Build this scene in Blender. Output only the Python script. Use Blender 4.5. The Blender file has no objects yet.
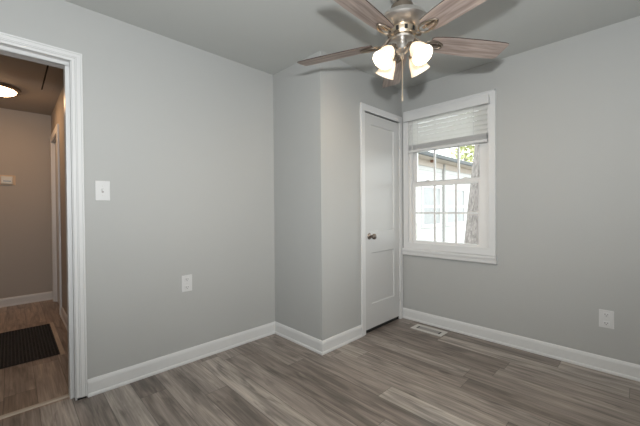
import bpy, bmesh, math, random
from mathutils import Vector, Matrix

random.seed(4)
SC = bpy.context.scene
COL = SC.collection

# ------------------------------------------------------------------ camera
CAM_H = 1.1671
F = Vector((0.69941, 0.71464, -0.01090)).normalized()
R = Vector((0.71460, -0.69945, -0.00750)).normalized()
U = R.cross(F).normalized()
R = F.cross(U).normalized()
cd = bpy.data.cameras.new('camera')
cd.sensor_fit = 'HORIZONTAL'
cd.sensor_width = 36.0
cd.lens = 316.27 * 36.0 / 640.0
cd.clip_start = 0.02
cam = bpy.data.objects.new('camera', cd)
COL.objects.link(cam)
cam.matrix_world = Matrix(((R.x, U.x, -F.x, 0), (R.y, U.y, -F.y, 0), (R.z, U.z, -F.z, CAM_H), (0, 0, 0, 1)))
SC.camera = cam

# ------------------------------------------------------------------ world, lights, exposure
w = bpy.data.worlds.new('world')
SC.world = w
w.use_nodes = True
bg = w.node_tree.nodes['Background']
bg.inputs[0].default_value = (0.93, 0.97, 1.0, 1)
bg.inputs[1].default_value = 4.6

def add_light(name, kind, loc, power, color, size=0.1, rot=None, size_y=None):
    l = bpy.data.lights.new(name, kind)
    l.energy = power
    l.color = color
    if kind == 'AREA':
        l.size = size
        if size_y:
            l.shape = 'RECTANGLE'
            l.size_y = size_y
    elif kind == 'SUN':
        l.angle = size
    else:
        l.shadow_soft_size = size
    o = bpy.data.objects.new(name, l)
    COL.objects.link(o)
    o.location = loc
    if rot:
        o.rotation_euler = rot
    return o

# the photographer's flash, mounted just above the camera
fl = add_light('camera_flash', 'SPOT', (-0.12, -0.13, 1.44), 168, (0.965, 0.995, 1.0), 0.04)
fl.data.spot_size = math.radians(180)
fl.data.spot_blend = 0.7
fl.rotation_euler = Vector((0.72 * math.cos(math.radians(44)), 0.70 * math.cos(math.radians(44)), math.sin(math.radians(44)))).to_track_quat('-Z', 'Y').to_euler()
# soft fill light added behind the camera; no window stands there
add_light('rear_fill_light', 'AREA', (0.9, -0.58, 1.45), 8, (0.93, 0.97, 1.0), 1.5, (math.radians(90), 0, 0), 1.3)

SC.view_settings.view_transform = 'Standard'
SC.view_settings.look = 'None'
SC.view_settings.gamma = 1
SC.view_settings.use_curve_mapping = False
SC.view_settings.exposure = 0.0

# ------------------------------------------------------------------ room measures (metres; x, y along the walls)
H = 2.44
A = 3.008        # window wall
B = 2.447        # wall with the doorway
CX = 1.787       # closet front face
CY = 1.811       # closet side face (with the closet door)
XB, YB = -0.70, -0.60   # walls behind the camera
WT = 0.115       # wall thickness
HB = 5.50        # far hall wall
HX = 0.40        # right hall wall
HL = -0.85       # left hall wall
DX0, DX1, DZ = -0.545, 0.272, 2.090   # doorway opening
WY0, WY1, WZ0, WZ1 = 0.944, 1.727, 0.80, 2.135  # window opening

# ------------------------------------------------------------------ materials
def nodes_of(m):
    m.use_nodes = True
    nt = m.node_tree
    return nt, nt.nodes, nt.links, nt.nodes['Principled BSDF']

def mat(name, col, rough=0.5, metal=0.0, spec=0.5, var=0.0, vscale=6.0, bump=0.0, bscale=200.0, aniso=None):
    m = bpy.data.materials.new(name)
    nt, N, L, P = nodes_of(m)
    P.inputs['Base Color'].default_value = (*col, 1)
    P.inputs['Roughness'].default_value = rough
    P.inputs['Metallic'].default_value = metal
    P.inputs['Specular IOR Level'].default_value = spec
    tc = N.new('ShaderNodeTexCoord')
    if var > 0:
        n = N.new('ShaderNodeTexNoise'); n.inputs['Scale'].default_value = vscale; n.inputs['Detail'].default_value = 4
        L.new(tc.outputs['Object'], n.inputs['Vector'])
        r = N.new('ShaderNodeMapRange')
        r.inputs['To Min'].default_value = 1 - var; r.inputs['To Max'].default_value = 1 + var
        L.new(n.outputs['Fac'], r.inputs['Value'])
        mx = N.new('ShaderNodeVectorMath'); mx.operation = 'SCALE'
        mx.inputs[0].default_value = col
        L.new(r.outputs['Result'], mx.inputs['Scale'])
        L.new(mx.outputs['Vector'], P.inputs['Base Color'])
    if bump > 0:
        n = N.new('ShaderNodeTexNoise'); n.inputs['Scale'].default_value = bscale; n.inputs['Detail'].default_value = 2
        if aniso:
            mp = N.new('ShaderNodeMapping'); mp.inputs['Scale'].default_value = aniso
            L.new(tc.outputs['Object'], mp.inputs['Vector']); L.new(mp.outputs['Vector'], n.inputs['Vector'])
        else:
            L.new(tc.outputs['Object'], n.inputs['Vector'])
        b = N.new('ShaderNodeBump'); b.inputs['Strength'].default_value = bump; b.inputs['Distance'].default_value = 0.002
        L.new(n.outputs['Fac'], b.inputs['Height']); L.new(b.outputs['Normal'], P.inputs['Normal'])
    return m

def emit_mat(name, col, strength, base=(0.8, 0.8, 0.8)):
    m = mat(name, base, 0.4)
    P = m.node_tree.nodes['Principled BSDF']
    P.inputs['Emission Color'].default_value = (*col, 1)
    P.inputs['Emission Strength'].default_value = strength
    return m

def math_node(nt, op, a, b=None):
    n = nt.nodes.new('ShaderNodeMath'); n.operation = op
    for i, v in enumerate((a, b)):
        if v is None:
            continue
        if isinstance(v, (int, float)):
            n.inputs[i].default_value = v
        else:
            nt.links.new(v, n.inputs[i])
    return n.outputs[0]

def ramp(nt, fac, stops):
    r = nt.nodes.new('ShaderNodeValToRGB')
    e = r.color_ramp.elements
    while len(e) < len(stops):
        e.new(0.5)
    for el, (p, c) in zip(e, stops):
        el.position = p; el.color = (*c, 1)
    nt.links.new(fac, r.inputs['Fac'])
    return r.outputs['Color']

def plank_material(name, wid, length, tint=(1, 1, 1)):
    m = bpy.data.materials.new(name)
    nt, N, L, P = nodes_of(m)
    tc = N.new('ShaderNodeTexCoord')
    sp = N.new('ShaderNodeSeparateXYZ'); L.new(tc.outputs['Object'], sp.inputs[0])
    u = math_node(nt, 'DIVIDE', sp.outputs['X'], wid)
    u = math_node(nt, 'ADD', u, 50.3)
    row = math_node(nt, 'FLOOR', u)
    wn = N.new('ShaderNodeTexWhiteNoise'); wn.noise_dimensions = '1D'; L.new(row, wn.inputs['W'])
    v = math_node(nt, 'DIVIDE', sp.outputs['Y'], length)
    v = math_node(nt, 'ADD', v, math_node(nt, 'MULTIPLY', wn.outputs['Value'], 7.0))
    v = math_node(nt, 'ADD', v, 20.0)
    colm = math_node(nt, 'FLOOR', v)
    cb = N.new('ShaderNodeCombineXYZ'); L.new(row, cb.inputs[0]); L.new(colm, cb.inputs[1])
    wn2 = N.new('ShaderNodeTexWhiteNoise'); wn2.noise_dimensions = '2D'; L.new(cb.outputs[0], wn2.inputs['Vector'])
    pid = wn2.outputs['Value']
    # grain: long streaks along the plank, shifted per plank
    def streak(sx, sy, detail, dist):
        c = N.new('ShaderNodeCombineXYZ')
        L.new(math_node(nt, 'MULTIPLY', sp.outputs['X'], sx), c.inputs[0])
        L.new(math_node(nt, 'MULTIPLY', sp.outputs['Y'], sy), c.inputs[1])
        L.new(math_node(nt, 'MULTIPLY', pid, 37.0), c.inputs[2])
        n = N.new('ShaderNodeTexNoise'); n.inputs['Scale'].default_value = 1.0
        n.inputs['Detail'].default_value = detail; n.inputs['Distortion'].default_value = dist
        L.new(c.outputs[0], n.inputs['Vector'])
        return n.outputs['Fac']
    s1 = streak(24, 2.4, 5, 0.9)
    s2 = streak(120, 3.0, 3, 0.2)
    s3 = streak(11, 2.3, 4, 1.4)
    base = ramp(nt, pid, [(0.0, (0.195, 0.162, 0.141)), (0.35, (0.262, 0.223, 0.197)), (0.7, (0.315, 0.272, 0.243)), (1.0, (0.385, 0.340, 0.306))])
    f1 = N.new('ShaderNodeMapRange'); f1.inputs['From Min'].default_value = 0.3; f1.inputs['From Max'].default_value = 0.7
    f1.inputs['To Min'].default_value = 0.56; f1.inputs['To Max'].default_value = 1.38; L.new(s1, f1.inputs['Value'])
    f2 = N.new('ShaderNodeMapRange'); f2.inputs['From Min'].default_value = 0.3; f2.inputs['From Max'].default_value = 0.7
    f2.inputs['To Min'].default_value = 0.78; f2.inputs['To Max'].default_value = 1.2; L.new(s2, f2.inputs['Value'])
    f3 = N.new('ShaderNodeMapRange'); f3.inputs['From Min'].default_value = 0.30; f3.inputs['From Max'].default_value = 0.42
    f3.inputs['To Min'].default_value = 0.62; f3.inputs['To Max'].default_value = 1.0; L.new(s3, f3.inputs['Value'])
    fac = math_node(nt, 'MULTIPLY', math_node(nt, 'MULTIPLY', f1.outputs[0], f2.outputs[0]), f3.outputs[0])
    # joints
    fu = math_node(nt, 'FRACT', u); fv = math_node(nt, 'FRACT', v)
    eu = math_node(nt, 'MINIMUM', fu, math_node(nt, 'SUBTRACT', 1.0, fu))
    ev = math_node(nt, 'MINIMUM', fv, math_node(nt, 'SUBTRACT', 1.0, fv))
    ju = math_node(nt, 'LESS_THAN', eu, 0.0016 / wid)
    jv = math_node(nt, 'LESS_THAN', ev, 0.0016 / length)
    j = math_node(nt, 'MAXIMUM', ju, jv)
    fac = math_node(nt, 'MULTIPLY', fac, math_node(nt, 'SUBTRACT', 1.0, math_node(nt, 'MULTIPLY', j, 0.5)))
    sc = N.new('ShaderNodeVectorMath'); sc.operation = 'SCALE'
    L.new(base, sc.inputs[0]); L.new(fac, sc.inputs['Scale'])
    tn = N.new('ShaderNodeVectorMath'); tn.operation = 'MULTIPLY'
    L.new(sc.outputs[0], tn.inputs[0]); tn.inputs[1].default_value = tint
    L.new(tn.outputs[0], P.inputs['Base Color'])
    P.inputs['Roughness'].default_value = 0.34
    P.inputs['Specular IOR Level'].default_value = 0.4
    bm = N.new('ShaderNodeBump'); bm.inputs['Strength'].default_value = 0.15; bm.inputs['Distance'].default_value = 0.001
    L.new(s2, bm.inputs['Height']); L.new(bm.outputs['Normal'], P.inputs['Normal'])
    return m

def wood_material(name, c0, c1, sx, sy, rough=0.5):
    m = bpy.data.materials.new(name)
    nt, N, L, P = nodes_of(m)
    tc = N.new('ShaderNodeTexCoord')
    mp = N.new('ShaderNodeMapping'); mp.inputs['Scale'].default_value = (sx, sy, sy)
    L.new(tc.outputs['Object'], mp.inputs['Vector'])
    n = N.new('ShaderNodeTexNoise'); n.inputs['Scale'].default_value = 1.0; n.inputs['Detail'].default_value = 6; n.inputs['Distortion'].default_value = 0.5
    L.new(mp.outputs[0], n.inputs['Vector'])
    c = ramp(nt, n.outputs['Fac'], [(0.3, c0), (0.7, c1)])
    L.new(c, P.inputs['Base Color'])
    P.inputs['Roughness'].default_value = rough
    return m

def siding_material(name, col, pitch):
    m = mat(name, col, 0.6, var=0.03)
    nt, N, L, P = nodes_of(m)
    tc = N.new('ShaderNodeTexCoord')
    sp = N.new('ShaderNodeSeparateXYZ'); L.new(tc.outputs['Object'], sp.inputs[0])
    f = math_node(nt, 'FRACT', math_node(nt, 'DIVIDE', sp.outputs['Z'], pitch))
    line = math_node(nt, 'LESS_THAN', f, 0.09)
    k = math_node(nt, 'SUBTRACT', 1.0, math_node(nt, 'MULTIPLY', line, 0.45))
    s = N.new('ShaderNodeVectorMath'); s.operation = 'SCALE'; s.inputs[0].default_value = col
    L.new(k, s.inputs['Scale']); L.new(s.outputs[0], P.inputs['Base Color'])
    return m

def bark_material(name):
    m = bpy.data.materials.new(name)
    nt, N, L, P = nodes_of(m)
    tc = N.new('ShaderNodeTexCoord')
    mp = N.new('ShaderNodeMapping'); mp.inputs['Scale'].default_value = (20, 20, 7)
    L.new(tc.outputs['Object'], mp.inputs['Vector'])
    v = N.new('ShaderNodeTexNoise'); v.inputs['Scale'].default_value = 1.6; v.inputs['Detail'].default_value = 6; v.inputs['Distortion'].default_value = 1.0
    L.new(mp.outputs[0], v.inputs['Vector'])
    c = ramp(nt, v.outputs['Fac'], [(0.32, (0.12, 0.104, 0.096)), (0.62, (0.27, 0.24, 0.225))])
    L.new(c, P.inputs['Base Color']); P.inputs['Roughness'].default_value = 0.9
    b = N.new('ShaderNodeBump'); b.inputs['Strength'].default_value = 1.0; b.inputs['Distance'].default_value = 0.03
    L.new(v.outputs['Fac'], b.inputs['Height']); L.new(b.outputs['Normal'], P.inputs['Normal'])
    return m

def glass_material(name):
    m = bpy.data.materials.new(name); m.use_nodes = True
    nt = m.node_tree; N, L = nt.nodes, nt.links
    N.remove(N['Principled BSDF'])
    out = N['Material Output']
    t = N.new('ShaderNodeBsdfTransparent'); t.inputs[0].default_value = (0.96, 0.98, 0.97, 1)
    g = N.new('ShaderNodeBsdfGlossy'); g.inputs['Roughness'].default_value = 0.02
    fr = N.new('ShaderNodeFresnel'); fr.inputs['IOR'].default_value = 1.45
    mx = N.new('ShaderNodeMixShader')
    L.new(fr.outputs[0], mx.inputs[0]); L.new(t.outputs[0], mx.inputs[1]); L.new(g.outputs[0], mx.inputs[2])
    L.new(mx.outputs[0], out.inputs['Surface'])
    return m

def slat_material(name):
    m = bpy.data.materials.new(name)
    nt, N, L, P = nodes_of(m)
    P.inputs['Base Color'].default_value = (0.86, 0.86, 0.85, 1)
    P.inputs['Roughness'].default_value = 0.4
    t = N.new('ShaderNodeBsdfTranslucent'); t.inputs[0].default_value = (0.9, 0.9, 0.88, 1)
    mx = N.new('ShaderNodeMixShader'); mx.inputs[0].default_value = 0.5
    L.new(P.outputs[0], mx.inputs[1]); L.new(t.outputs[0], mx.inputs[2])
    L.new(mx.outputs[0], N['Material Output'].inputs['Surface'])
    return m

M = {}
M['wall'] = mat('wall_paint', (0.452, 0.455, 0.447), 0.6, spec=0.25, var=0.012, vscale=2.0, bump=0.04, bscale=260)
M['ceil'] = mat('ceiling_paint', (0.54, 0.55, 0.535), 0.75, spec=0.2, var=0.012, vscale=2.0, bump=0.05, bscale=180)
M['hall'] = mat('hall_paint_warm_cast', (0.44, 0.40, 0.36), 0.6, spec=0.25, var=0.012, vscale=2.0)  # warm cast of the hall lamp is put into this colour
M['hallceil'] = mat('hall_ceiling_warm_cast', (0.42, 0.38, 0.34), 0.75, spec=0.2, var=0.012)  # browned by the hall lamp's light, worked into the colour
M['trim'] = mat('white_trim', (0.70, 0.70, 0.70), 0.35, spec=0.4, var=0.01, vscale=3)
M['door'] = mat('white_door_paint', (0.585, 0.583, 0.578), 0.35, spec=0.45, var=0.01, vscale=3)
M['vinyl'] = mat('white_vinyl', (0.78, 0.77, 0.76), 0.4, spec=0.4, var=0.01)
M['plastic'] = mat('white_plastic', (0.66, 0.66, 0.66), 0.3, spec=0.5, var=0.005)
M['dark'] = mat('dark_gap_shade', (0.012, 0.011, 0.010), 0.8, var=0.05)  # shade of gaps, slots and openings, painted as a near black colour
M['floor'] = plank_material('grey_plank_floor', 0.152, 1.22)
M['hallfloor'] = plank_material('lamp_tinted_plank_floor', 0.152, 1.22, (1.0, 0.88, 0.78))  # tint puts the hall lamp's reddish light into the planks
M['nickel'] = mat('brushed_nickel', (0.64, 0.61, 0.58), 0.36, 1.0, bump=0.05, bscale=300, aniso=(1, 1, 12))
M['bronze'] = mat('dark_nickel', (0.30, 0.255, 0.21), 0.35, 1.0, var=0.05)
M['knob'] = mat('satin_nickel_knob', (0.24, 0.205, 0.18), 0.3, 1.0, var=0.05)
M['chain'] = mat('chain_brass', (0.62, 0.52, 0.40), 0.35, 1.0, var=0.05)
M['blade'] = wood_material('weathered_blade_wood', (0.21, 0.158, 0.138), (0.55, 0.45, 0.405), 3.0, 42.0, 0.45)
M['bladeedge'] = mat('blade_edge', (0.055, 0.034, 0.027), 0.5, var=0.1)
M['shade'] = emit_mat('lit_frosted_glass', (1.0, 0.78, 0.52), 0.36, (0.9, 0.88, 0.84))
def make_translucent(m, fac, col):
    nt = m.node_tree
    t = nt.nodes.new('ShaderNodeBsdfTranslucent'); t.inputs[0].default_value = (*col, 1)
    mx = nt.nodes.new('ShaderNodeMixShader'); mx.inputs[0].default_value = fac
    nt.links.new(nt.nodes['Principled BSDF'].outputs[0], mx.inputs[1]); nt.links.new(t.outputs[0], mx.inputs[2])
    nt.links.new(mx.outputs[0], nt.nodes['Material Output'].inputs['Surface'])
make_translucent(M['shade'], 0.10, (1.0, 0.86, 0.66))
M['bulb'] = emit_mat('lit_bulb', (1.0, 0.80, 0.56), 330.0)
M['hallglass'] = emit_mat('lit_hall_glass', (1.0, 0.60, 0.32), 24, (0.9, 0.88, 0.84))
M['glass'] = glass_material('window_glass')
M['slat'] = slat_material('blind_slat')
M['threshold'] = mat('threshold_strip', (0.50, 0.43, 0.36), 0.4, var=0.06, vscale=20)
M['grate'] = mat('dark_iron_grate', (0.022, 0.020, 0.018), 0.55, 0.3, var=0.15, vscale=15)
M['tan'] = wood_material('tan_wood_border', (0.44, 0.34, 0.26), (0.60, 0.49, 0.39), 30.0, 3.0)
M['ventpaint'] = mat('white_metal_register', (0.62, 0.60, 0.57), 0.4, 0.0, var=0.02)
M['louver'] = mat('grey_metal_louver', (0.38, 0.36, 0.35), 0.45, 0.2, var=0.03)
M['siding'] = siding_material('white_lap_siding', (0.58, 0.58, 0.58), 0.115)
M['soffit'] = mat('beige_soffit', (0.52, 0.46, 0.41), 0.7, var=0.04, vscale=3)
M['gutter'] = mat('dark_gutter', (0.035, 0.042, 0.046), 0.5, var=0.05)
M['shingle'] = mat('pale_shingle', (0.55, 0.55, 0.55), 0.8, var=0.1, vscale=12)
M['housetrim'] = mat('white_house_trim', (0.70, 0.70, 0.70), 0.5, var=0.02)
M['housepane'] = mat('dim_house_pane', (0.30, 0.305, 0.31), 0.35, var=0.2, vscale=5)
M['downspout'] = mat('grey_downspout', (0.38, 0.37, 0.36), 0.5, var=0.03)
M['rust'] = mat('rusty_brown', (0.16, 0.07, 0.035), 0.6, var=0.1)
M['bark'] = bark_material('tree_bark')
M['leaf'] = mat('pale_yellow_green_leaves', (0.42, 0.44, 0.20), 0.6, var=0.35, vscale=3)
M['grass'] = mat('dry_lawn', (0.22, 0.20, 0.16), 0.9, var=0.3, vscale=4)
M['thermo'] = mat('pale_thermostat_plastic', (0.62, 0.60, 0.54), 0.4, var=0.01)
M['thermoplate'] = mat('tan_backing_plate', (0.60, 0.45, 0.31), 0.5, var=0.03)
M['lcd'] = mat('grey_lcd', (0.10, 0.11, 0.09), 0.2, var=0.02)

# ------------------------------------------------------------------ mesh helpers
def link(name, bm, m, parent=None, smooth=False, bevel=0.0, bseg=2):
    bmesh.ops.remove_doubles(bm, verts=bm.verts, dist=1e-6)
    bmesh.ops.recalc_face_normals(bm, faces=bm.faces)
    me = bpy.data.meshes.new(name)
    bm.to_mesh(me); bm.free()
    ms = m if isinstance(m, (list, tuple)) else [m]
    for x in ms:
        me.materials.append(x)
    o = bpy.data.objects.new(name, me)
    COL.objects.link(o)
    if parent is not None:
        o.parent = parent
    if smooth:
        for p in me.polygons:
            p.use_smooth = True
        me.set_sharp_from_angle(angle=math.radians(40))
    if bevel > 0:
        b = o.modifiers.new('bevel', 'BEVEL'); b.width = bevel; b.segments = bseg; b.limit_method = 'ANGLE'; b.angle_limit = math.radians(40)
    return o

def box(bm, x0, x1, y0, y1, z0, z1, mi=0):
    vs = [bm.verts.new(p) for p in ((x0, y0, z0), (x1, y0, z0), (x1, y1, z0), (x0, y1, z0), (x0, y0, z1), (x1, y0, z1), (x1, y1, z1), (x0, y1, z1))]
    for f in ((3, 2, 1, 0), (4, 5, 6, 7), (0, 1, 5, 4), (1, 2, 6, 5), (2, 3, 7, 6), (3, 0, 4, 7)):
        fc = bm.faces.new([vs[i] for i in f]); fc.material_index = mi
    return vs

def boxes(*bs):
    bm = bmesh.new()
    for b in bs:
        box(bm, *b)
    return bm

def sweep(bm, P, Q, n, prof, m0=0, m1=0):
    """profile points (t outwards, z) along the wall line P-Q; m = 1 inside mitre, -1 outside mitre"""
    P = Vector((*P, 0)); Q = Vector((*Q, 0)); n = Vector((*n, 0)); d = (Q - P).normalized()
    rows = []
    for E_, m, s in ((P, m0, 1), (Q, m1, -1)):
        rows.append([bm.verts.new(E_ + n * t + Vector((0, 0, z)) + d * (s * m * t)) for t, z in prof])
    k = len(prof)
    for i in range(k):
        j = (i + 1) % k
        bm.faces.new((rows[0][i], rows[0][j], rows[1][j], rows[1][i]))
    bm.faces.new(rows[0]); bm.faces.new(list(reversed(rows[1])))

def lathe(bm, prof, seg=32, mat4=None, mi=0, close=True):
    rings = []
    for r, z in prof:
        if r < 1e-6:
            rings.append([bm.verts.new((0, 0, z))])
        else:
            rings.append([bm.verts.new((r * math.cos(2 * math.pi * i / seg), r * math.sin(2 * math.pi * i / seg), z)) for i in range(seg)])
    for a, b in zip(rings, rings[1:]):
        if len(a) == 1 and len(b) == 1:
            continue
        for i in range(seg):
            j = (i + 1) % seg
            if len(a) == 1:
                f = bm.faces.new((a[0], b[i], b[j]))
            elif len(b) == 1:
                f = bm.faces.new((a[i], a[j], b[0]))
            else:
                f = bm.faces.new((a[i], a[j], b[j], b[i]))
            f.material_index = mi
    if close:
        for rg in (rings[0], rings[-1]):
            if len(rg) > 1:
                bm.faces.new(rg).material_index = mi
    vs = [v for rg in rings for v in rg]
    if mat4 is not None:
        for v in vs:
            v.co = mat4 @ v.co
    return vs

def tube(bm, pts, r, seg=10, closed=False):
    pts = [Vector(p) for p in pts]
    rr = r if isinstance(r, (list, tuple)) else [r] * len(pts)
    n = len(pts); rings = []
    for i, p in enumerate(pts):
        if closed:
            d = pts[(i + 1) % n] - pts[i - 1]
        else:
            d = pts[min(i + 1, n - 1)] - pts[max(i - 1, 0)]
        d.normalize()
        up = Vector((0, 0, 1)) if abs(d.z) < 0.95 else Vector((1, 0, 0))
        e1 = d.cross(up).normalized(); e2 = d.cross(e1).normalized()
        rings.append([bm.verts.new(p + (e1 * math.cos(2 * math.pi * k / seg) + e2 * math.sin(2 * math.pi * k / seg)) * rr[i]) for k in range(seg)])
    rng = n if closed else n - 1
    for i in range(rng):
        a, b = rings[i], rings[(i + 1) % n]
        for k in range(seg):
            j = (k + 1) % seg
            bm.faces.new((a[k], a[j], b[j], b[k]))
    if not closed:
        bm.faces.new(rings[0]); bm.faces.new(list(reversed(rings[-1])))

def tag(o, label, cat, group=None, kind=None):
    o['label'] = label; o['category'] = cat
    if group:
        o['group'] = group
    if kind:
        o['kind'] = kind
    return o

def thing(name, label, cat, loc=(0, 0, 0), group=None, kind=None):
    o = bpy.data.objects.new(name, None)
    COL.objects.link(o); o.location = loc; o.empty_display_size = 0.1
    return tag(o, label, cat, group, kind)

def struct(name, bm, m, label, cat, **kw):
    return tag(link(name, bm, m, **kw), label, cat, kind='structure')

# ------------------------------------------------------------------ room shell
struct('floor', boxes((XB - .1, A + .1, YB - .1, B + 0.057, -0.06, 0)), M['floor'], 'grey brown wood plank floor of the bedroom', 'floor')
struct('floor_hall', boxes((HL - .1, HX + .1, B + 0.057, HB + .1, -0.06, 0)), M['hallfloor'], 'lamp tinted plank floor of the hall beyond the doorway', 'floor')
struct('ceiling', boxes((XB - .1, A + .15, YB - .1, B + WT, H, H + .08)), M['ceil'], 'plain grey painted bedroom ceiling above the fan', 'ceiling')
struct('ceiling_hall', boxes((HL - .1, HX + .1, B + WT, HB + .1, H, H + .08)), M['hallceil'], 'hall ceiling with lamp cast in its colour, seen through the doorway', 'ceiling')
struct('wall_left', boxes((DX1 + .012, CX + .02, B, B + WT, 0, H), (XB - .1, DX0 - .012, B, B + WT, 0, H), (DX0 - .012, DX1 + .012, B, B + WT, DZ + .012, H)),
       M['wall'], 'light grey wall with the doorway, switch and low outlet', 'wall')
struct('wall_closet_front', boxes((CX, CX + .09, CY, B + .02, 0, H)), M['wall'], 'narrow grey closet wall beside the left wall corner', 'wall')
# closet side wall with the closet door opening
CD0, CD1, CDZ = 2.335, 2.947, 2.085
struct('wall_closet_side', boxes((CX + .09, CD0, CY, CY + .09, 0, H), (CD1, A, CY, CY + .09, 0, H), (CD0, CD1, CY, CY + .09, CDZ, H)), M['wall'],
       'grey closet wall holding the white panel door', 'wall')
struct('wall_right', boxes((A, A + .14, YB - .1, WY0 - .01, 0, H), (A, A + .14, WY1 + .01, B + WT, 0, H), (A, A + .14, WY0 - .01, WY1 + .01, 0, WZ0 - .02), (A, A + .14, WY0 - .01, WY1 + .01, WZ1 + .01, H)),
       M['wall'], 'light grey wall with the window and right outlet', 'wall')
struct('wall_back', boxes((XB - .1, A, YB - .1, YB, 0, H)), M['wall'], 'grey bedroom wall behind the camera', 'wall')
struct('wall_rear', boxes((XB - .1, XB, YB, B, 0, H)), M['wall'], 'grey bedroom wall beside the camera', 'wall')
struct('wall_hall_far', boxes((HL - .1, HX + .1, HB, HB + .1, 0, H)), M['hall'], 'far hall wall with lamp cast in its colour, carrying the thermostat', 'wall')
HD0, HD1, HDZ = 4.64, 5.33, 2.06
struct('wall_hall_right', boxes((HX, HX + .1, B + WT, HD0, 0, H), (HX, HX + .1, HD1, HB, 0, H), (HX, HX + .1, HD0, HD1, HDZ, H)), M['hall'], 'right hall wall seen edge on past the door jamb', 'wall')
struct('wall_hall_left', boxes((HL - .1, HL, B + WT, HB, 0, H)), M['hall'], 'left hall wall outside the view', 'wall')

# baseboards
BP = [(0, 0), (.019, 0), (.019, .010), (.016, .018), (.0115, .020), (.0115, .083), (.009, .094), (.005, .104), (0, .107)]
def baseboard(name, label, runs, prof=BP):
    bm = bmesh.new()
    for P, Q, n, m0, m1 in runs:
        sweep(bm, P, Q, n, prof, m0, m1)
    return struct(name, bm, M['trim'], label, 'baseboard')
baseboard('baseboard_left', 'white baseboard along the wall with the doorway', [((.332, B), (CX, B), (0, -1), 0, 1)])
baseboard('baseboard_closet_front', 'short white baseboard on the narrow closet wall', [((CX, B), (CX, CY), (-1, 0), 1, -1)])
baseboard('baseboard_closet_side', 'shortest white baseboard, ending at the closet door casing', [((CX, CY), (2.289, CY), (0, -1), -1, 0)])
baseboard('baseboard_right', 'long white baseboard under the window', [((A, YB), (A, CY - .004), (-1, 0), 1, 0)])
baseboard('baseboard_back', 'white baseboard behind the camera', [((XB, YB), (A, YB), (0, 1), 1, 1)])
baseboard('baseboard_hall_far', 'white baseboard on the far hall wall under the thermostat', [((HL, HB), (HX, HB), (0, -1), 1, 1)])
baseboard('baseboard_hall_right', 'white baseboard end on the right hall wall', [((HX, B + WT), (HX, 4.545), (-1, 0), 0, 0)])

# ------------------------------------------------------------------ doorway to the hall
d2 = thing('door_2', 'white cased doorway open to the warm lit hall', 'doorway', (0, 0, 0), kind='structure')
def colonial(bm, lo, hi, axis, y, n, z0, z1, inner):
    """a stepped casing leg or head; lo..hi is its width, inner tells which side is the opening"""
    W = hi - lo
    steps = [(0.0, 0.30, 0.010), (0.30, 0.42, 0.014), (0.42, 0.80, 0.0165), (0.80, 1.0, 0.019)]
    return [(lo + W * a, lo + W * b, t) if inner == 'lo' else (hi - W * b, hi - W * a, t) for a, b, t in steps]
bm = bmesh.new()
CW = 0.054
cx0, cx1 = DX1 + .004, DX1 + .004 + CW
zh0 = DZ - .004; zh1 = zh0 + CW
for a, b, t in colonial(None, cx0, cx1, 0, B, 0, 0, 0, 'lo'):
    zt = zh1 - (cx1 - b)
    box(bm, a, b, B - t, B, .013, zt)
lx1, lx0 = DX0 - .004, DX0 - .004 - CW
for a, b, t in colonial(None, lx0, lx1, 0, B, 0, 0, 0, 'hi'):
    box(bm, a, b, B - t, B, .013, zh1 - (a - lx0))
for a, b, t in colonial(None, zh0, zh1, 0, B, 0, 0, 0, 'lo'):
    box(bm, lx0 + (zh1 - b) , cx1 - (zh1 - b), B - t - .0004, B, a, b)
link('casing', bm, M['trim'], d2, bevel=.002)
bm = boxes((DX1, DX1 + .012, B, B + WT, 0, DZ + .012), (DX0 - .012, DX0, B, B + WT, 0, DZ + .012), (DX0, DX1, B, B + WT, DZ, DZ + .012))
link('jamb', bm, M['trim'], d2)
bm = boxes((DX1 - .022, DX1, B + .040, B + WT, 0, DZ - .024), (DX0, DX0 + .022, B + .040, B + WT, 0, DZ - .024), (DX0, DX1, B + .040, B + WT, DZ - .024, DZ))
link('door_stop', bm, M['trim'], d2, bevel=.002)
bm = boxes((cx0 + .004, cx1 - .004, B - .010, B - .001, 0.0005, .013), (lx0, lx1, B - .012, B - .001, 0.0005, .013))
link('floor_gap_shade', bm, M['dark'], d2)  # dark strips stand in for the shade under the casing ends
bm = bmesh.new()
# hall side casing
box(bm, DX1 + .004, DX1 + .060, B + WT, B + WT + .014, 0, DZ + .056)
box(bm, DX0 - .060, DX0 - .004, B + WT, B + WT + .014, 0, DZ + .056)
box(bm, DX0 - .004, DX1 + .004, B + WT, B + WT + .014, DZ, DZ + .056)
link('hall_casing', bm, M['trim'], d2, bevel=.002)
bm = bmesh.new()
sweep(bm, (DX0, B + WT + .006), (DX1, B + WT + .006), (0, -1), [(0, 0), (.045, 0), (.036, .006), (.009, .006)])
struct('trim_1', bm, M['threshold'], 'pale threshold strip across the doorway floor', 'threshold')

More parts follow.
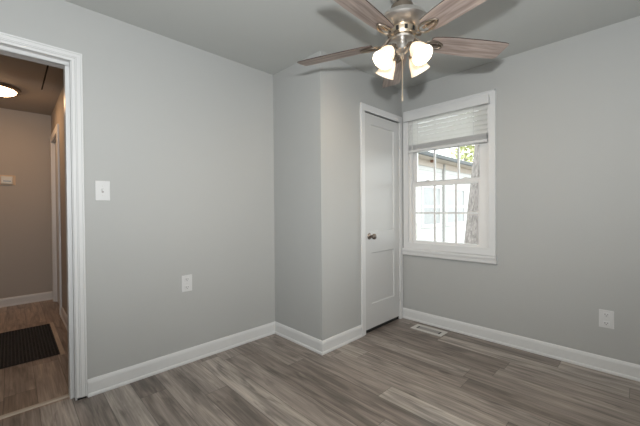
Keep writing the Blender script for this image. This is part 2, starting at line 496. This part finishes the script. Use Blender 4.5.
# ------------------------------------------------------------------ closet door
d1 = thing('door_1', 'white two panel closet door beside the window', 'door', (0, 0, 0), kind='structure')
bm = bmesh.new()
S0, S1 = 2.350, 2.933
ZB, ZT = .034, 2.066
yf = CY - .004          # face of the slab
px0, px1 = 2.452, 2.842
def door_face(bm, rects, x0, x1, z0, z1, y, depth, bev):
    xs = sorted({x0, x1, *[v for r in rects for v in r[:2]]}); zs = sorted({z0, z1, *[v for r in rects for v in r[2:]]})
    for i in range(len(xs) - 1):
        for j in range(len(zs) - 1):
            cxx, czz = (xs[i] + xs[i + 1]) / 2, (zs[j] + zs[j + 1]) / 2
            if any(r[0] < cxx < r[1] and r[2] < czz < r[3] for r in rects):
                continue
            bm.faces.new([bm.verts.new((x, y, z)) for x, z in ((xs[i], zs[j]), (xs[i + 1], zs[j]), (xs[i + 1], zs[j + 1]), (xs[i], zs[j + 1]))])
    for a, b, c, d in rects:
        o_ = [(a, c), (b, c), (b, d), (a, d)]; i_ = [(a + bev, c + bev), (b - bev, c + bev), (b - bev, d - bev), (a + bev, d - bev)]
        for k in range(4):
            l = (k + 1) % 4
            bm.faces.new([bm.verts.new((p[0], yy, p[1])) for p, yy in ((o_[k], y), (o_[l], y), (i_[l], y + depth), (i_[k], y + depth))])
        bm.faces.new([bm.verts.new((p[0], y + depth, p[1])) for p in i_])
door_face(bm, [(px0, px1, .262, .752), (px0, px1, .952, 1.972)], S0, S1, ZB, ZT, yf, .011, .006)
# edges and back
for q in (((S0, yf, ZB), (S0, yf, ZT), (S0, yf + .035, ZT), (S0, yf + .035, ZB)), ((S1, yf, ZB), (S1, yf, ZT), (S1, yf + .035, ZT), (S1, yf + .035, ZB)),
          ((S0, yf, ZT), (S1, yf, ZT), (S1, yf + .035, ZT), (S0, yf + .035, ZT)), ((S0, yf, ZB), (S1, yf, ZB), (S1, yf + .035, ZB), (S0, yf + .035, ZB)),
          ((S0, yf + .035, ZB), (S1, yf + .035, ZB), (S1, yf + .035, ZT), (S0, yf + .035, ZT))):
    bm.faces.new([bm.verts.new(p) for p in q])
link('door_slab', bm, M['door'], d1)
bm = boxes((CD0, S0 - .003, CY, CY + .09, 0, CDZ), (S1 + .003, CD1, CY, CY + .09, 0, CDZ), (S0 - .003, S1 + .003, CY, CY + .09, ZT + .009, CDZ))
link('jamb', bm, M['trim'], d1)
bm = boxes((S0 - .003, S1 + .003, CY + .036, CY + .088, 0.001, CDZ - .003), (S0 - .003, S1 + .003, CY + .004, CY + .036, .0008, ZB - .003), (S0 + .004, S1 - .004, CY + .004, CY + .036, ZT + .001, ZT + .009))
link('closet_gap_shade', bm, M['dark'], d1)  # dark boxes paint the shade inside the closet and its door gaps
bm = boxes((2.291, 2.344, CY - .017, CY, 0, 2.078), (2.938, 2.990, CY - .017, CY, 0, 2.078), (2.291, 2.990, CY - .017, CY, 2.078, 2.141))
link('casing', bm, M['trim'], d1, bevel=.003)
KM = Matrix.Translation((2.418, yf, .912)) @ Matrix.Rotation(math.radians(90), 4, 'X')
bm = bmesh.new()
lathe(bm, [(0, 0), (.030, 0), (.031, .003), (.027, .008), (.014, .010), (.011, .014), (.011, .026), (.018, .038), (.025, .047), (.026, .059), (.023, .068), (.015, .073), (0, .0745)], 28, KM)
link('door_knob', bm, M['knob'], d1, smooth=True)['label'] = 'round dark satin nickel door knob'
for zc in (1.845, .245):
    bm = bmesh.new()
    box(bm, S1 - .001, S1 + .004, yf - .003, yf + .001, zc - .05, zc + .05)
    lathe(bm, [(0, -.052), (.006, -.050), (.006, .050), (0, .052)], 12, Matrix.Translation((S1 + .001, yf - .0065, zc)))
    link('hinge', bm, M['door'], d1, smooth=True)

# ------------------------------------------------------------------ hall door
d3 = thing('door_3', 'cased door on the right hall wall seen edge on', 'door', (0, 0, 0), kind='structure')
bm = boxes((HX + .02, HX + .055, HD0 + .014, HD1 - .014, .01, HDZ - .014))
link('door_slab', bm, M['door'], d3)
bm = boxes((HX, HX + .1, HD0, HD0 + .012, 0, HDZ), (HX, HX + .1, HD1 - .012, HD1, 0, HDZ), (HX, HX + .1, HD0 + .012, HD1 - .012, HDZ - .012, HDZ))
link('jamb', bm, M['trim'], d3)
bm = boxes((HX - .019, HX, HD0 - .085, HD0, 0, HDZ), (HX - .019, HX, HD1, HD1 + .085, 0, HDZ), (HX - .019, HX, HD0 - .085, HD1 + .085, HDZ, HDZ + .085))
link('casing', bm, M['trim'], d3, bevel=.004)

# ------------------------------------------------------------------ window
w1 = thing('window_1', 'white double hung grid window with raised blind', 'window', (0, 0, 0), kind='structure')
def sash(name, y0, y1, z0, z1, x0, x1, gy0, gy1, gz0, gz1, mun_y, mun_z):
    bm = boxes((x0, x1, y0, gy0, z0, z1), (x0, x1, gy1, y1, z0, z1), (x0, x1, gy0, gy1, z0, gz0), (x0, x1, gy0, gy1, gz1, z1))
    o = link(name, bm, M['vinyl'], w1, bevel=.003)
    xm = (x0 + x1) / 2
    bm = bmesh.new()
    for y in mun_y:
        box(bm, xm - .009, xm + .009, y - .0085, y + .0085, gz0, gz1)
    for z in mun_z:
        box(bm, xm - .0085, xm + .0085, gy0, gy1, z - .008, z + .008)
    link('muntin_grid', bm, M['vinyl'], o)
    bm = boxes((xm - .002, xm + .002, gy0, gy1, gz0, gz1))
    link('pane', bm, M['glass'], o)
    return o
cas0, cas1 = .890, 1.782
bm = boxes((A - .018, A, cas0, WY0, .752, 2.191), (A - .018, A, WY1, cas1, .752, 2.191), (A - .018, A, WY0, WY1, WZ1, 2.191), (A - .018, A, WY0, WY1, .752, .815))
# raised outer back band
for y0, y1 in ((cas0, cas0 + .012), (cas1 - .012, cas1)):
    box(bm, A - .023, A - .017, y0, y1, .752, 2.1905)
box(bm, A - .023, A - .017, cas0, cas1, 2.179, 2.1912)
link('casing', bm, M['trim'], w1, bevel=.002)
bm = bmesh.new()
sweep(bm, (A, cas1 + .008), (A, cas0 - .008), (-1, 0), [(0, .682), (.026, .682), (.032, .690), (.036, .716), (.041, .722), (.040, .727), (.048, .731), (.048, .748), (.045, .752), (0, .752)], 0, 0)
link('sill_apron', bm, M['trim'], w1, bevel=.001)
bm = boxes((A - .004, A + .14, WY0 - .01, WY0 + .004, WZ0, WZ1), (A - .004, A + .14, WY1 - .004, WY1 + .01, WZ0, WZ1), (A - .004, A + .14, WY0, WY1, WZ1 - .004, WZ1 + .01), (A - .004, A + .14, WY0, WY1, WZ0 - .02, WZ0),
           (A + .010, A + .034, WY0 + .004, WY0 + .022, WZ0, WZ1 - .004), (A + .010, A + .034, WY1 - .022, WY1 - .004, WZ0, WZ1 - .004),
           (A + .112, A + .136, WY0 + .004, WY0 + .030, WZ0, WZ1 - .004), (A + .112, A + .136, WY1 - .030, WY1 - .004, WZ0, WZ1 - .004))
link('jamb', bm, M['vinyl'], w1)
sash('lower_sash', WY0 + .024, WY1 - .006, .801, 1.446, A + .038, A + .070, 1.052, 1.676, .836, 1.400, (1.470, 1.256), (1.124,))
us = sash('upper_sash', WY0 + .024, WY1 - .006, 1.404, 2.130, A + .074, A + .106, 1.052, 1.676, 1.444, 2.090, (1.486, 1.246), (1.770,))
for y in (1.545, 1.165):
    bm = boxes((A + .042, A + .068, y - .026, y + .026, 1.446, 1.454), (A + .046, A + .064, y - .016, y + .016, 1.454, 1.462))
    link('sash_lock', bm, M['vinyl'], w1, bevel=.003)

# ------------------------------------------------------------------ blind
bl = thing('window_blind', 'raised white wide slat blind hanging in the window top', 'blind', (A, 1.335, 2.0))
bl.location = (0, 0, 0)
by0, by1 = .945, 1.722
bm = bmesh.new()
vx = A - .072
box(bm, vx, vx + .010, .930, 1.745, 2.070, 2.146)
box(bm, vx + .010, A - .0245, .930, .940, 2.070, 2.146)
box(bm, vx + .010, A - .0245, 1.735, 1.745, 2.070, 2.146)
link('valance', bm, M['plastic'], bl, bevel=.004)
bm = boxes((A - .058, A - .026, .945, 1.730, 2.088, 2.135))
link('head_rail', bm, M['plastic'], bl)
def slat(bm, zc, tilt):
    Wd = .050; th = .0028; xc = A - .020
    n = 4; pts = []
    for i in range(n + 1):
        s = -Wd / 2 + Wd * i / n
        c = .0055 * (1 - (2 * i / n - 1) ** 2)
        pts.append((xc + s * math.cos(tilt) - c * math.sin(tilt), zc + s * math.sin(tilt) + c * math.cos(tilt)))
    top = [(x, z + th / 2) for x, z in pts]; bot = [(x, z - th / 2) for x, z in reversed(pts)]
    ring = top + bot
    r0 = [bm.verts.new((x, by0 + .010, z)) for x, z in ring]; r1 = [bm.verts.new((x, by1 - .010, z)) for x, z in ring]
    k = len(ring)
    for i in range(k):
        bm.faces.new((r0[i], r0[(i + 1) % k], r1[(i + 1) % k], r1[i]))
    bm.faces.new(r0); bm.faces.new(list(reversed(r1)))
bm = bmesh.new()
for i in range(6):
    slat(bm, 2.058 - i * .0425, math.radians(64))
link('slats', bm, M['slat'], bl, smooth=True)
bm = bmesh.new()
for i in range(9):
    slat(bm, 1.822 - i * .0052, math.radians(4))
link('gathered_slats', bm, M['plastic'], bl, smooth=True)
bm = boxes((A - .046, A + .006, by0 + .008, by1 - .008, 1.748, 1.774))
link('bottom_rail', bm, M['plastic'], bl, bevel=.004)
bm = bmesh.new()
tube(bm, [(A - .060, 1.652, 2.075), (A - .062, 1.655, 1.9), (A - .062, 1.658, 1.47)], [.0022, .004, .0048], 8)
link('tilt_wand', bm, M['plastic'], bl, smooth=True)
for y in (1.60, 1.06):
    bm = bmesh.new(); tube(bm, [(A - .048, y, 2.088), (A - .048, y, 1.772)], .0011, 6)
    link('ladder_cord', bm, M['plastic'], bl)

# ------------------------------------------------------------------ switch, outlets, thermostat, vents
def plate(bm, w_, h_, t=.006):
    box(bm, -w_ / 2, w_ / 2, -t, 0, -h_ / 2, h_ / 2)
sw = thing('light_switch', 'white toggle light switch beside the door casing', 'light switch', (.4275, B, 1.299))
bm = bmesh.new(); plate(bm, .080, .127); link('cover_plate', bm, M['plastic'], sw, bevel=.0025)
bm = bmesh.new(); box(bm, -.006, .006, -.0064, -.002, -.013, .013); link('toggle_slot', bm, M['louver'], sw)
bm = bmesh.new(); box(bm, -.0045, .0045, -.016, -.004, -.002, .011); link('toggle', bm, M['plastic'], sw, bevel=.0015)
for z in (.030, -.030):
    bm = bmesh.new(); lathe(bm, [(0, 0), (.003, 0), (.0025, .0012), (0, .0015)], 10, Matrix.Translation((0, -.0058, z)) @ Matrix.Rotation(math.radians(90), 4, 'X')); link('screw', bm, M['ventpaint'], sw)

def outlet(label, loc, rz):
    t = thing('wall_outlet', label, 'outlet', loc, 'duplex outlets low on the walls')
    t.rotation_euler = (0, 0, rz)
    bm = bmesh.new(); plate(bm, .080, .126); link('cover_plate', bm, M['plastic'], t, bevel=.0025)
    for zc in (.0305, -.0305):
        bm = bmesh.new(); box(bm, -.017, .017, -.0085, -.003, zc - .0145, zc + .0145)
        s = link('socket', bm, M['plastic'], t, bevel=.002)
        bm = boxes((-.0085, -.0060, -.0092, -.006, zc - .002, zc + .008), (.0060, .0085, -.0092, -.006, zc - .001, zc + .007))
        lathe(bm, [(0, 0), (.0026, 0), (.0026, .003), (0, .003)], 10, Matrix.Translation((0, -.0062, zc - .0078)) @ Matrix.Rotation(math.radians(90), 4, 'X'))
        link('slots', bm, M['dark'], s)
    bm = bmesh.new(); lathe(bm, [(0, 0), (.003, 0), (.0025, .0012), (0, .0015)], 10, Matrix.Translation((0, -.0058, 0)) @ Matrix.Rotation(math.radians(90), 4, 'X'))
    link('screw', bm, M['ventpaint'], t)
    return t
outlet('white duplex outlet low on the wall with the doorway', (.959, B, .610), 0)
outlet('white duplex outlet low on the window wall, far right', (A, .180, .377), math.radians(-90))

th = thing('thermostat', 'small pale thermostat on the far hall wall', 'thermostat', (-.02, HB, 1.56))
bm = bmesh.new(); box(bm, -.085, .072, -.006, 0, -.060, .060); link('backing_plate', bm, M['thermoplate'], th, bevel=.002)
bm = bmesh.new(); box(bm, -.060, .046, -.030, -.006, -.048, .046); link('body', bm, M['thermo'], th, bevel=.005)
bm = bmesh.new(); box(bm, -.038, .030, -.0308, -.028, -.022, -.008); link('display', bm, M['lcd'], th)

fv = thing('floor_register', 'white louvered floor register below the window', 'floor vent', (2.855, 1.437, 0))
bm = boxes((-.075, -.036, -.154, .154, 0, .005), (.036, .075, -.154, .154, 0, .005), (-.036, .036, -.154, -.117, 0, .005), (-.036, .036, .117, .154, 0, .005))
link('frame', bm, M['ventpaint'], fv, bevel=.002)
bm = boxes((-.036, .036, -.117, .117, 0.0002, .001)); link('duct_opening', bm, M['dark'], fv)
bm = bmesh.new()
for i in range(5):
    x = -.026 + i * .013
    vs = box(bm, x - .0055, x + .0055, -.104, .104, .0022, .0034)
for y in (-.052, 0, .052):
    box(bm, -.036, .036, y - .0015, y + .0015, .0012, .0042)
link('louvers', bm, M['louver'], fv)

fg = thing('floor_grate', 'dark metal floor grate sunk in the hall floor', 'floor grate', (0, 0, 0))
gx0, gx1, gy0, gy1 = -.46, .272, 3.335, 4.300
bm = bmesh.new()
nx, ny = 34, 42
for i in range(nx + 1):
    x = gx0 + (gx1 - gx0) * i / nx
    box(bm, x - .0035, x + .0035, gy0, gy1, .002, .007)
for j in range(ny + 1):
    y = gy0 + (gy1 - gy0) * j / ny
    box(bm, gx0, gx1, y - .0035, y + .0035, .0015, .0065)
link('grille', bm, M['grate'], fg)
bm = boxes((gx0, gx1, gy0, gy1, .0003, .0012)); link('pit', bm, M['dark'], fg)
bm = boxes((gx1 + .004, gx1 + .034, gy0 - .03, gy1 + .03, 0, .006))
link('border_strip', bm, M['tan'], fg, bevel=.002)['label'] = 'tan wood border strip'

ht = thing('attic_hatch', 'attic hatch panel with a dark gap in the hall ceiling', 'attic hatch', (0, 0, 0))
bm = boxes((-.42, .243, 3.15, 4.385, H - .008, H)); link('panel', bm, M['hallceil'], ht, bevel=.002)
bm = boxes((.243, .256, 3.15, 4.385, H - .003, H)); link('gap', bm, M['dark'], ht)
bm = boxes((.256, .335, 3.10, 4.40, H - .014, H)); link('frame_board', bm, M['hallceil'], ht, bevel=.002)

hl = thing('ceiling_light', 'lit round flush ceiling light in the hall', 'ceiling light', (-.105, 4.59, H))
bm = bmesh.new(); lathe(bm, [(0, 0), (.195, 0), (.205, -.008), (.205, -.026), (.190, -.034), (.0, -.030)], 48); link('base_ring', bm, M['bronze'], hl, smooth=True)
bm = bmesh.new(); lathe(bm, [(.170, -.034), (.164, -.046), (.140, -.060), (.10, -.070), (.05, -.075), (0, -.077)], 48, close=False); link('glass_bowl', bm, M['hallglass'], hl, smooth=True)

# ------------------------------------------------------------------ ceiling fan
FX, FY, FZ = 1.6239, .9727, 2.1331
fan = thing('ceiling_fan', 'five blade nickel ceiling fan with four lit bell shades', 'ceiling fan', (FX, FY, H))
dz = -H
bm = bmesh.new(); lathe(bm, [(0, 2.44 + dz), (.070, 2.44 + dz), (.070, 2.43 + dz), (.064, 2.39 + dz), (.045, 2.365 + dz), (.022, 2.36 + dz), (0, 2.36 + dz)], 40); link('canopy', bm, M['nickel'], fan, smooth=True)
bm = bmesh.new(); lathe(bm, [(0, 2.362 + dz), (.019, 2.362 + dz), (.019, 2.335 + dz), (0, 2.335 + dz)], 24); link('downrod', bm, M['bronze'], fan, smooth=True)
bm = bmesh.new(); lathe(bm, [(0, 2.338 + dz), (.050, 2.338 + dz), (.062, 2.330 + dz), (.062, 2.298 + dz), (0, 2.294 + dz)], 40); link('motor_collar', bm, M['bronze'], fan, smooth=True)
bm = bmesh.new(); lathe(bm, [(0, 2.296 + dz), (.060, 2.294 + dz), (.096, 2.282 + dz), (.126, 2.262 + dz), (.143, 2.240 + dz), (.144, 2.231 + dz), (.134, 2.219 + dz), (.112, 2.206 + dz), (.088, 2.196 + dz), (.0, 2.194 + dz)], 56); link('motor_housing', bm, M['nickel'], fan, smooth=True)
bm = bmesh.new(); lathe(bm, [(0, 2.196 + dz), (.078, 2.196 + dz), (.080, 2.190 + dz), (.074, 2.162 + dz), (.070, 2.154 + dz), (.056, 2.148 + dz), (0, 2.147 + dz)], 40)
link('flywheel', bm, M['chain'], fan, smooth=True)
for k in range(10):
    a = .6747 + 2 * math.pi * (k + .25) / 10
    bm = bmesh.new()
    box(bm, .062, .0795, -.008, .008, 2.164 + dz, 2.187 + dz)
    bm.transform(Matrix.Rotation(a, 4, 'Z')); link('vent_slot', bm, M['dark'], fan)
bm = bmesh.new(); lathe(bm, [(0, 2.148 + dz), (.066, 2.148 + dz), (.069, 2.142 + dz), (.064, 2.135 + dz), (.034, 2.132 + dz), (0, 2.131 + dz)], 44); link('light_kit_plate', bm, M['nickel'], fan, smooth=True)
bm = bmesh.new(); lathe(bm, [(0, 2.133 + dz), (.026, 2.133 + dz), (.028, 2.128 + dz), (.028, 2.108 + dz), (.038, 2.100 + dz), (.038, 2.078 + dz), (.026, 2.064 + dz), (.012, 2.056 + dz), (.010, 2.036 + dz), (.004, 2.028 + dz), (0, 2.027 + dz)], 36); link('switch_housing', bm, M['nickel'], fan, smooth=True)

# blades
def blade_mesh():
    bm = bmesh.new()
    prof = [(.170, .044), (.179, .052), (.22, .059), (.32, .066), (.45, .0695), (.58, .0690), (.64, .0665), (.655, .062), (.660, .054)]
    up = [(x, wv) for x, wv in prof]; dn = [(x, -wv) for x, wv in reversed(prof)]
    ring = dn + up if False else up + dn
    t = .0028
    top = [bm.verts.new((x, y, t)) for x, y in ring]; bot = [bm.verts.new((x, y, -t)) for x, y in ring]
    bm.faces.new(top); bm.faces.new(list(reversed(bot)))
    n = len(ring)
    for i in range(n):
        f = bm.faces.new((bot[i], bot[(i + 1) % n], top[(i + 1) % n], top[i])); f.material_index = 1
    return bm
def iron_mesh():
    bm = bmesh.new()
    z = -.0095
    # open leaf shaped loop under the blade root
    lp = []
    for i in range(28):
        a = 2 * math.pi * i / 28
        c = math.cos(a)
        lp.append((.192 + .058 * c, .031 * math.sin(a) * (1.0 - .25 * c), z))
    tube(bm, lp, .0058, 8, closed=True)
    # two curved arms to the hub
    for s in (1, -1):
        tube(bm, [(.140, s * .010, z), (.122, s * .018, z - .004), (.104, s * .016, z + .004), (.088, s * .011, z + .022), (.070, s * .008, z + .036)], [.006, .0065, .007, .0075, .008], 8)
    tube(bm, [(.250, 0, z), (.225, 0, z), (.180, 0, z)], [.004, .0045, .003], 8)
    box(bm, .158, .246, -.008, .008, -.0062, -.0032)
    return bm
bl0 = None
for k in range(5):
    ang = .6747 + 2 * math.pi * k / 5
    rot = Matrix.Rotation(ang, 4, 'Z') @ Matrix.Rotation(-.2252, 4, 'X')
    if bl0 is None:
        b = link('blade', blade_mesh(), [M['blade'], M['bladeedge']], fan)
        ir = link('blade_iron', iron_mesh(), M['bronze'], b, smooth=True)
        scs = []
        for sx, sy in ((.178, .0), (.215, .012), (.215, -.012)):
            bm = bmesh.new(); lathe(bm, [(0, -.010), (.004, -.0095), (.0045, -.0062), (0, -.006)], 10, Matrix.Translation((sx, sy, .003)))
            scs.append(link('screw', bm, M['nickel'], b, smooth=True))
        bl0 = (b, [ir] + scs)
    else:
        b = bl0[0].copy(); COL.objects.link(b); b.parent = fan
        for c in bl0[1]:
            d = c.copy(); COL.objects.link(d); d.parent = b
    b.matrix_local = Matrix.Translation((0, 0, FZ + dz)) @ rot

# lamps: two towards the camera, two away from it
va = math.atan2(FY, FX)
sh0 = None
for k in range(4):
    a = va + math.pi / 4 + k * math.pi / 2
    d = Vector((math.cos(a), math.sin(a), 0))
    bm = bmesh.new()
    pts = [d * .036 + Vector((0, 0, 2.085 + dz)), d * .055 + Vector((0, 0, 2.098 + dz)), d * .072 + Vector((0, 0, 2.094 + dz)), d * .083 + Vector((0, 0, 2.076 + dz))]
    tube(bm, pts, .0075, 10)
    tilt = math.radians(52)
    ax = d * math.cos(tilt) - Vector((0, 0, 1)) * math.sin(tilt)
    o_ = d * .078 + Vector((0, 0, 2.080 + dz))
    q = Vector((0, 0, 1)).rotation_difference(ax).to_matrix().to_4x4()
    lathe(bm, [(0, 0), (.018, 0), (.024, .006), (.025, .022), (.021, .024), (0, .024)], 24, Matrix.Translation(o_) @ q)
    link('lamp_arm', bm, M['bronze'], fan, smooth=True)
    if sh0 is None:
        bm = bmesh.new()
        out = [(.023, .0), (.030, .010), (.038, .026), (.0445, .045), (.0485, .066), (.053, .086), (.059, .100)]
        lathe(bm, out + [(r - .003, z) for r, z in reversed(out)] + [out[0]], 36, None, close=False)
        s = link('lamp_shade', bm, M['shade'], fan, smooth=True)
        bm = bmesh.new()
        lathe(bm, [(0, .014), (.011, .016), (.012, .030), (.020, .046), (.0245, .062), (.020, .078), (.010, .086), (0, .088)], 20)
        bu = link('bulb', bm, M['bulb'], s, smooth=True)
        sh0 = (s, bu)
    else:
        s = sh0[0].copy(); COL.objects.link(s); s.parent = fan
        bu = sh0[1].copy(); COL.objects.link(bu); bu.parent = s
    s.matrix_local = Matrix.Translation(o_ + ax * .017) @ q
cv = Vector((-math.cos(va), -math.sin(va), 0)) * .012
bm = bmesh.new()
tube(bm, [cv + Vector((0, 0, 2.06 + dz)), cv + Vector((0, 0, 1.823 + dz))], .0030, 8)
ch = link('pull_chain', bm, M['chain'], fan, smooth=True)
bm = bmesh.new()
lathe(bm, [(0, 1.826 + dz), (.0035, 1.824 + dz), (.0055, 1.813 + dz), (.006, 1.795 + dz), (.0045, 1.785 + dz), (0, 1.783 + dz)], 14, Matrix.Translation(cv))
link('fob', bm, M['chain'], ch, smooth=True)

# ------------------------------------------------------------------ outside
GZ = -.75
struct('ground', boxes((A + .3, 40, -25, 30, GZ - .1, GZ)), M['grass'], 'lawn outside below the window', 'ground')
hs = thing('neighbour_house', 'white sided house seen through the window', 'house', (0, 0, 0))
WYB = 4.5
bm = boxes((5.2, 20, WYB, WYB + .2, GZ, 2.62)); link('siding_wall', bm, M['siding'], hs)
bm = boxes((5.0, 20.2, WYB - .03, WYB, 2.43, 2.60)); link('frieze_board', bm, M['soffit'], hs)
bm = boxes((5.0, 20.2, WYB - .42, WYB + .1, 2.60, 2.63)); link('soffit', bm, M['soffit'], hs)
bm = boxes((5.0, 20.2, WYB - .50, WYB - .42, 2.585, 2.69)); link('gutter', bm, M['gutter'], hs, bevel=.01)
bm = bmesh.new()
v = [bm.verts.new(p) for p in ((5.0, WYB - .48, 2.70), (20.2, WYB - .48, 2.70), (20.2, WYB + 4.0, 4.2), (5.0, WYB + 4.0, 4.2), (5.0, WYB - .48, 2.64), (20.2, WYB - .48, 2.64), (20.2, WYB + 4.0, 4.1), (5.0, WYB + 4.0, 4.1))]
for f in ((0, 1, 2, 3), (7, 6, 5, 4), (0, 4, 5, 1), (1, 5, 6, 2), (2, 6, 7, 3), (3, 7, 4, 0)):
    bm.faces.new([v[i] for i in f])
link('roof', bm, M['shingle'], hs)
for x0, x1 in ((8.60, 9.66), (10.20, 11.60)):
    zb, zt = .70, 1.80
    bm = boxes((x0 - .09, x0, WYB - .035, WYB, zb - .09, zt + .09), (x1, x1 + .09, WYB - .035, WYB, zb - .09, zt + .09), (x0, x1, WYB - .035, WYB, zt, zt + .09), (x0, x1, WYB - .05, WYB, zb - .09, zb),
               (x0, x1, WYB - .025, WYB, 1.20, 1.27))
    f = link('house_window', bm, M['housetrim'], hs)
    bm = boxes((x0, x1, WYB - .012, WYB, zb, zt)); link('pane', bm, M['housepane'], f)
bm = boxes((9.90, 9.985, WYB - .07, WYB - .005, GZ + .1, 2.58)); link('downspout', bm, M['downspout'], hs)
bm = bmesh.new(); lathe(bm, [(0, 0), (.05, 0), (.06, -.03), (.05, -.07), (0, -.08)], 16, Matrix.Translation((8.9, WYB - .15, 2.60))); link('eave_lamp', bm, M['rust'], hs, smooth=True)

tr = thing('tree', 'rough grey tree trunk right outside the window', 'tree', (5.5, 1.82, GZ))
bm = bmesh.new()
tube(bm, [(0.0, .03, -.05), (0, .02, .25), (0, 0, .8), (0, -.035, 1.6), (0, -.10, 2.6), (0, -.16, 3.6), (.05, -.2, 5.0)], [.44, .38, .335, .295, .25, .21, .17], 22)
bmesh.ops.subdivide_edges(bm, edges=bm.edges[:], cuts=2, use_grid_fill=True)
for v in bm.verts:
    an = math.atan2(v.co.y, v.co.x)
    k = 1 + .035 * math.sin(7 * an + 2.1 * v.co.z) + random.uniform(-.02, .02)
    v.co.x *= k; v.co.y *= k
link('trunk', bm, M['bark'], tr, smooth=True)
def leaves(bm, c, rad, n, size):
    for _ in range(n):
        d = Vector((random.gauss(0, 1), random.gauss(0, 1), random.gauss(0, 1))).normalized() * (random.random() ** .4)
        p = c + Vector((d.x * rad.x, d.y * rad.y, d.z * rad.z))
        e1 = Vector((random.gauss(0, 1), random.gauss(0, 1), random.gauss(0, 1))).normalized()
        e2 = e1.cross(Vector((random.gauss(0, 1), random.gauss(0, 1), random.gauss(0, 1)))).normalized()
        s = size * random.uniform(.7, 1.3)
        bm.faces.new([bm.verts.new(q) for q in (p - e1 * s, p + e2 * s * .45, p + e1 * s, p - e2 * s * .45)])
bm = bmesh.new()
leaves(bm, Vector((.1, -.2, 5.6)), Vector((2.2, 2.0, 1.4)), 2500, .10)
for q_ in range(3):
    leaves(bm, Vector((.3, 1.2 - q_, 4.6)), Vector((1.2, 1.0, .7)), 500, .09)
me_o = link('foliage', bm, M['leaf'], tr)
tf = thing('garden_tree', 'pale leafy tree rising behind the neighbour roof', 'tree', (27.5, 10.4, GZ))
bm = bmesh.new()
leaves(bm, Vector((0, 0, 7.6)), Vector((1.5, 1.5, 2.6)), 900, .20)
link('foliage', bm, M['leaf'], tf)
bm = bmesh.new(); tube(bm, [(0, 0, 0), (.1, 0, 2.0), (0, .1, 6.6)], [.28, .22, .14], 14); link('trunk', bm, M['bark'], tf, smooth=True)
